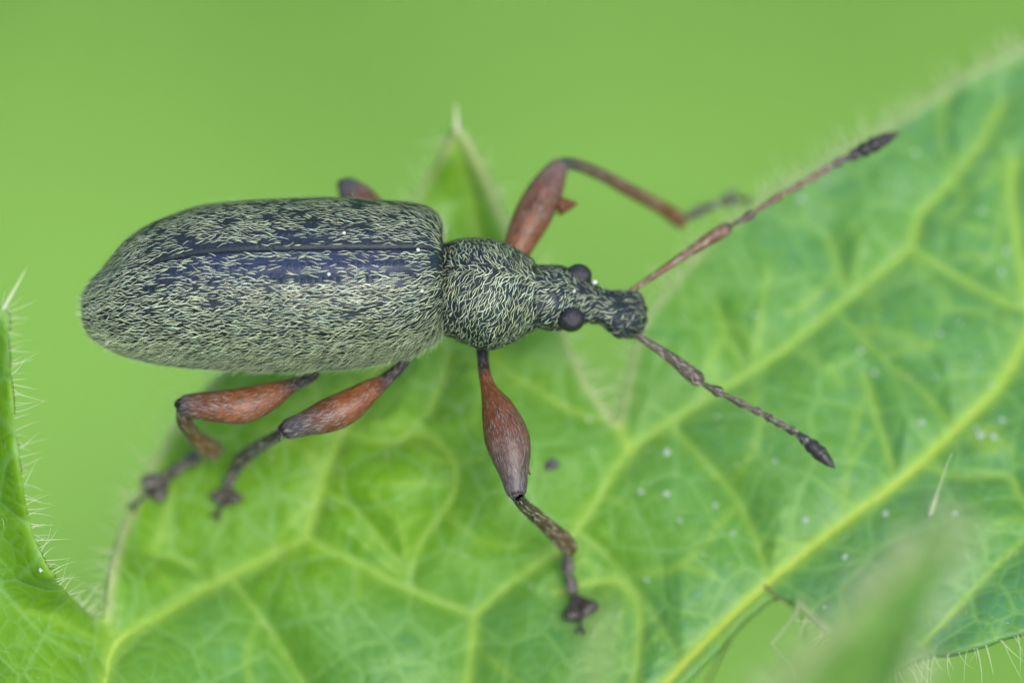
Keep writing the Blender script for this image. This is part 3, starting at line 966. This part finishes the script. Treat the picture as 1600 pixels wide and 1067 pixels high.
def make_leg(femur, tibia, tarsus, claw_end, fcol, tcol, tooth=None, nb=420, scol=(.040, .034, .026)):
    leg = empty("leg", unproj(femur[0][0], femur[0][1], femur[0][2]))
    adopt(leg, weevil)
    bs = []
    G = seg_grid([(femur[0][0], femur[0][1], femur[0][2], femur[0][3]*.9)] + list(femur) + [(femur[-1][0]*1.0+(femur[-1][0]-femur[-2][0])*.12, femur[-1][1]+(femur[-1][1]-femur[-2][1])*.12, femur[-1][2], femur[-1][3]*.55)], 26, .86)
    V, F = close_grid(G)
    t = np.repeat(np.linspace(0, 1, G.shape[0]), G.shape[1])
    col = ramp(t, fcol)
    if tooth is not None:
        b0, b1, r0 = tooth
        tp = np.linspace(0, 1, 8)
        pa, pb = unproj(*b0), unproj(*b1)
        Gt = tube_grid(pa+(pb-pa)*tp[:, None], (r0*PX*(1-tp)**.8+.0004), 12)
        Vt, Ft = close_grid(Gt)
        F = F + [[k+len(V) for k in f] for f in Ft]
        V = np.concatenate([V, Vt]); col = np.concatenate([col, np.tile(np.array(list(RED2)+[1.]), (len(Vt), 1))])
    adopt(mesh_obj("femur", V, F, M_LEG, None, True, {"tint": ('FLOAT_COLOR', col)}), leg)
    bs.append(bristles(G[3:], int(nb*2.2), .0085, .00055, (.0001, .0004, .0014), (.23, .21, .17)))
    G = seg_grid(tibia, 16)
    V, F = close_grid(G); t = np.repeat(np.linspace(0, 1, G.shape[0]), G.shape[1])
    adopt(mesh_obj("tibia", V, F, M_LEG, None, True, {"tint": ('FLOAT_COLOR', ramp(t, tcol))}), leg)
    bs.append(bristles(G, nb//2, .0075, .0007, (.0002, .0006, .0030), (.34, .34, .24)))
    # foot: joints swelling one after the other, the third split into two pads, two claws
    Vs, Fs, off = [], [], 0
    def add(Gx):
        nonlocal off
        v_, f_ = close_grid(Gx); Vs.append(v_); Fs.extend([[k+off for k in q] for q in f_]); off += len(v_)
    tz = np.array(tarsus, float)
    for k in range(len(tz)-1):
        a_, b_ = tz[k], tz[k+1]
        last = k == len(tz)-2
        m_ = lambda f: a_*(1-f)+b_*f
        if not last:
            pr = [(0, .55), (.3, .75), (.65, 1.0), (.9, .95), (1.06, .5)]
            gx = seg_grid([tuple(m_(f)[:3])+(m_(f)[3]*q,) for f, q in pr], 12, .8, 4); add(gx); bs.append(bristles(gx, 60, .007, .0007, (.0002, .0006, .0035), (.30, .30, .24)))
        else:
            d_ = b_[:2]-a_[:2]; nx = np.array([-d_[1], d_[0]])/np.linalg.norm(d_)
            for s_ in (-1, 1):
                rows = []
                for f, q, o_ in ((-.12, .30, .08), (.25, .42, .24), (.65, .58, .44), (.98, .62, .56), (1.10, .30, .58)):
                    mm = m_(f); xy = mm[:2]+nx*s_*mm[3]*o_
                    rows.append((xy[0], xy[1], mm[2], mm[3]*q))
                gx = seg_grid(rows, 12, .6, 4); add(gx); bs.append(bristles(gx, 60, .007, .0007, (.0002, .0006, .0035), (.30, .30, .24)))
    e = tz[-1]; ce = np.array(claw_end, float)
    d_ = ce[:2]-e[:2]; nx = np.array([-d_[1], d_[0]])/(np.linalg.norm(d_)+1e-6)
    add(seg_grid([(e[0], e[1], e[2]+.004, 3.5), tuple((e[:2]+ce[:2])/2)+(e[2]+.006, 3.2), (ce[0], ce[1], ce[2]+.004, 3)], 10, 1, 4))
    for s_ in (-1, 1):
        q1 = ce[:2]+d_*.28+nx*s_*6; q2 = ce[:2]+d_*.45+nx*s_*7
        add(seg_grid([(ce[0], ce[1], ce[2]+.004, 3.2), (q1[0], q1[1], ce[2]+.005, 2.4), (q2[0], q2[1], ce[2]-.004, .7)], 8, 1, 4))
    V = np.concatenate(Vs)
    adopt(mesh_obj("tarsus", V, Fs, M_LEG, None, True, {"tint": ('FLOAT_COLOR', np.tile(np.array(list(scol)+[1.]), (len(V), 1)))}), leg)
    V, F, C = join_parts(bs)
    b = mesh_obj("bristle_coat", V, F, M_BRIS, None, True, {"tint": ('FLOAT_COLOR', C)}); b["kind"] = "stuff"; adopt(b, leg)
    return leg

G_ = lambda x, y, dz=.0: float(blade_height(x, y))+dz
fc_std = [(0, DK), (.16, DK), (.26, RED), (.55, RED2), (.72, GREY), (.86, DK), (1, DK)]
# front leg on the viewer's side
make_leg([(752,520,.15,10),(754,552,.155,9.5),(757,580,.16,9.5),(764,608,.165,13),(778,640,.17,26),(791,680,.17,35),(798,710,.168,31.5),(803,742,.163,22),(807,770,.158,15.5)],
         [(806,772,.152,9),(816,786,.13,10),(832,801,.09,11.5),(856,822,.05,12),(880,844,.01,15),(890,858,-.01,13)],
         [(886,858,G_(886,858,.03),9),(888,893,G_(888,893,.018),11),(896,926,G_(896,926,.013),9),(909,958,G_(909,958,.010),27)], (907,980,G_(907,980,.004)),
         [(0, DK), (.28, DK), (.36, RED), (.58, RED2), (.76, (.09, .055, .045)), (.9, GREY), (1, DK)], [(0, DK), (.3, OLV), (.8, BRN), (1, OLV)],
         ((812, 715, .16), (829, 742, .152), 7), 650)
# middle leg, viewer's side
make_leg([(640,545,.14,9),(630,567,.145,9),(604,592,.15,11),(575,612,.155,19),(541,636,.155,27),(510,650,.152,27),(476,662,.148,20),(447,671,.142,16)],
         [(446,670,.14,10),(432,682,.10,10),(412,694,.05,11),(390,708,G_(390,708,.055),12),(374,722,G_(374,722,.04),12)],
         [(376,718,G_(376,718,.035),9),(363,742,G_(363,742,.018),10),(356,757,G_(356,757,.013),9),(353,782,G_(353,782,.010),25)], (340,802,G_(340,802,.004)),
         [(0, DK), (.34, DK), (.44, RED), (.56, RED), (.68, RED2), (.80, (.050, .046, .050)), (1, DK)], [(0, DK), (.4, GREY), (1, OLV)], None, 520)
# hind leg, viewer's side
make_leg([(500,560,.13,8),(489,586,.135,8.5),(455,603,.145,12),(420,619,.15,23),(382,633,.152,29),(342,635,.152,26),(307,634,.15,21.5),(286,632,.147,16)],
         [(285,640,.14,10),(288,658,.12,12),(300,676,.08,12.5),(316,693,.03,15),(330,702,G_(330,702,.05),17),(342,701,G_(342,701,.03),9)],
         [(322,705,G_(322,705,.03),9),(292,722,G_(292,722,.018),12),(266,740,G_(266,740,.013),9),(236,766,G_(236,766,.010),25)], (212,788,G_(214,782,.002)),
         [(0, DK), (.32, DK), (.44, RED), (.60, RED), (.74, RED2), (.86, (.050, .046, .050)), (1, DK)], [(0, OLV), (.3, BRN), (.7, ORG), (1, BRN)], None, 620)
# front leg, far side
make_leg([(785,440,.15,14),(800,408,.155,20),(814,375,.16,25),(832,338,.163,30),(852,300,.163,28),(866,273,.16,20),(876,258,.157,14)],
         [(879,255,.155,9),(905,259,.145,9.5),(945,276,.12,10),(985,298,.09,11),(1030,322,.05,11),(1058,341,.02,13),(1066,353,.01,8)],
         [(1060,345,.012,6),(1102,326,-.01,10),(1118,320,-.02,6),(1148,309,-.035,12)], (1166,313,G_(1172,320,.006)),
         [(0, ORG), (.3, RED), (.55, RED2), (.8, (.13, .075, .065)), (.9, GREY), (1, GREY)], [(0, DK), (.15, OLV), (.45, BRN), (1, (.15, .055, .015))],
         ((872, 322, .16), (903, 318, .158), 16), 420)
# middle leg, far side: only its knee shows above the wing case
make_leg([(640,420,.13,9),(612,365,.14,13),(590,338,.143,20),(568,315,.143,23),(550,299,.14,20),(538,289,.137,14)],
         [(535,290,.134,9),(545,320,.10,10),(575,370,.04,11),(600,405,G_(600,405,.03),12)],
         [(602,406,G_(602,406,.03),9),(622,418,G_(622,418,.016),10),(640,428,G_(640,428,.012),9),(660,442,G_(660,442,.01),20)], (676,452,G_(676,452,.004)),
         fc_std, [(0, DK), (1, BRN)], None, 300)
# hind leg, far side: hidden under the body
make_leg([(520,470,.12,8),(500,450,.13,11),(470,425,.135,22),(440,405,.135,25),(405,385,.13,15)],
         [(402,387,.125,9),(420,420,.07,10),(450,470,.01,11),(480,500,G_(480,500,.03),12)],
         [(482,500,G_(482,500,.03),9),(500,512,G_(500,512,.016),10),(516,520,G_(516,520,.012),9),(536,530,G_(536,530,.01),20)], (552,538,G_(552,538,.004)),
         fc_std, [(0, DK), (1, BRN)], None, 60)

# antennae
def make_antenna(scape, joints, club, zf, cols):
    an = empty("antenna", unproj(scape[0][0], scape[0][1], scape[0][2])); adopt(an, weevil)
    bs = []
    def put(name, pts, nseg, cs):
        G = seg_grid(pts, nseg, 1.0, 5)
        V, F = close_grid(G); t = np.repeat(np.linspace(0, 1, G.shape[0]), G.shape[1])
        adopt(mesh_obj(name, V, F, M_LEG, None, True, {"tint": ('FLOAT_COLOR', ramp(t, cs))}), an)
        return G
    G = put("scape", scape, 16, cols[0]); bs.append(bristles(G, 260, .008, .0007, (.0002, .0006, .0022), (.45, .43, .30)))
    for k, (x0, y0, x1, y1, r0, r1) in enumerate(joints):
        z0, z1 = zf(x0), zf(x1)
        L = lambda f: (x0+(x1-x0)*f, y0+(y1-y0)*f, z0+(z1-z0)*f)
        G = put("funicle_joint", [L(-.03)+(r0*.8,), L(.15)+(r0,), L(.5)+((r0*.55+r1*.45),), L(.8)+(r1,), L(.95)+(r1*.8,), L(1.03)+(r0*.6,)], 12, [(0, cols[1][k]), (1, cols[1][k])])
        bs.append(bristles(G, 50, .006, .0006, (.0002, .0006, .0022), (.42, .40, .30)))
    G = put("club", club, 18, cols[2]); bs.append(bristles(G, 160, .005, .0005, (.0002, .0004, .0016), (.13, .13, .11)))
    V, F, C = join_parts(bs)
    b = mesh_obj("bristle_coat", V, F, M_BRIS, None, True, {"tint": ('FLOAT_COLOR', C)}); b["kind"] = "stuff"; adopt(b, an)
REDA = (.105, .040, .018); GRA = (.065, .046, .034); DKA = (.011, .012, .015)
zt = lambda x: float(np.interp(x, [985, 1140, 1404], [.16, .175, .17]))
make_antenna([(984,457,.160,4),(990,452,.161,4.5),(1020,432,.166,5),(1060,405,.171,6.5),(1100,379,.174,9),(1125,363,.175,11),(1137,356,.175,9.5),(1142,353,.175,4)],
             [(1140,354,1179,333,3,7.5),(1179,332,1224,303,3.5,6.2),(1224,303,1255,286,3.6,6.2),(1255,286,1278,273,3.8,6.3),(1278,273,1295,262,4,6.8),(1295,262,1317,250,4.5,7.8),(1317,250,1341,239,5,10)],
             [(1338,241,.17,4),(1344,237,.17,9.5),(1353,233,.17,12),(1357,231,.17,9),(1363,228,.17,12),(1371,224,.17,12),(1375,222,.17,9),(1380,219,.17,10.5),(1390,214,.17,8),(1400,209,.17,4),(1406,206,.17,1)],
             zt, ([(0, ORG), (.1, REDA), (.7, REDA), (.9, GRA), (1, GRA)], [GRA, REDA, REDA, (.13, .05, .035), (.10, .045, .035), (.05, .035, .03), DKA], [(0, DKA), (.75, DKA), (.92, (.10, .07, .03)), (1, (.25, .18, .07))]))
zb = lambda x: float(np.interp(x, [985, 1100, 1303], [.16, .15, .10]))
make_antenna([(976,512,.160,5),(986,518,.16,5.5),(1020,540,.157,6.5),(1050,560,.154,9),(1075,580,.151,11.5),(1090,592,.15,12),(1097,597,.15,7)],
             [(1093,597,1129,615,3.5,9),(1129,615,1167,635,4,6.5),(1167,635,1189,645,4,7),(1189,645,1206,655,4,7),(1206,655,1223,665,4.2,7),(1223,665,1243,675,4.5,7.5),(1243,675,1262,691,5,9)],
             [(1258,687,.111,4),(1263,692,.11,9),(1270,698,.108,12),(1273,701,.108,10.5),(1280,707,.106,12.2),(1285,712,.104,11),(1288,715,.104,9.5),(1296,723,.102,6.5),(1304,731,.10,1.2)],
             zb, ([(0, GRA), (.5, (.07, .055, .04)), (1, (.06, .045, .035))], [(.05, .042, .03)]*3 + [(.035, .032, .025)]*3 + [DKA], [(0, DKA), (1, (.028, .025, .026))]))

# pale grains stuck to the beetle
egl = {s: o for s, _, o in elytra_grids}
def on_elytron(px, py):
    best = None
    for sgn, EG, o in elytra_grids:
        rel = EG.reshape(-1, 3)-CAM
        w = rel @ FWD
        x = 800 + FPX*(rel @ RGT)/w; y = 533.5 - FPX*(rel @ UPV)/w
        d = (x-px)**2+(y-py)**2 + np.where(EG.reshape(-1, 3)[:, 2] < .2, 1e6, 0)
        i = int(d.argmin())
        if best is None or d[i] < best[0]: best = (d[i], EG.reshape(-1, 3)[i], o)
    return best[1], best[2]
for i, (x, y) in enumerate([(537,364),(653,391),(513,429),(659,455)]):
    p, o = on_elytron(x, y)
    blob("white_grain", p+np.array([0, 0, .0006]), 3.1*PX, M_WHITE, o, 60+i, .8, .12)
blob("white_grain", unproj(929,441,.206), 4*PX, M_WHITE, body, 70, .9, .4)
blob("white_grain", unproj(897,455,.228), 2.6*PX, M_WHITE, body, 71, .9, .2)
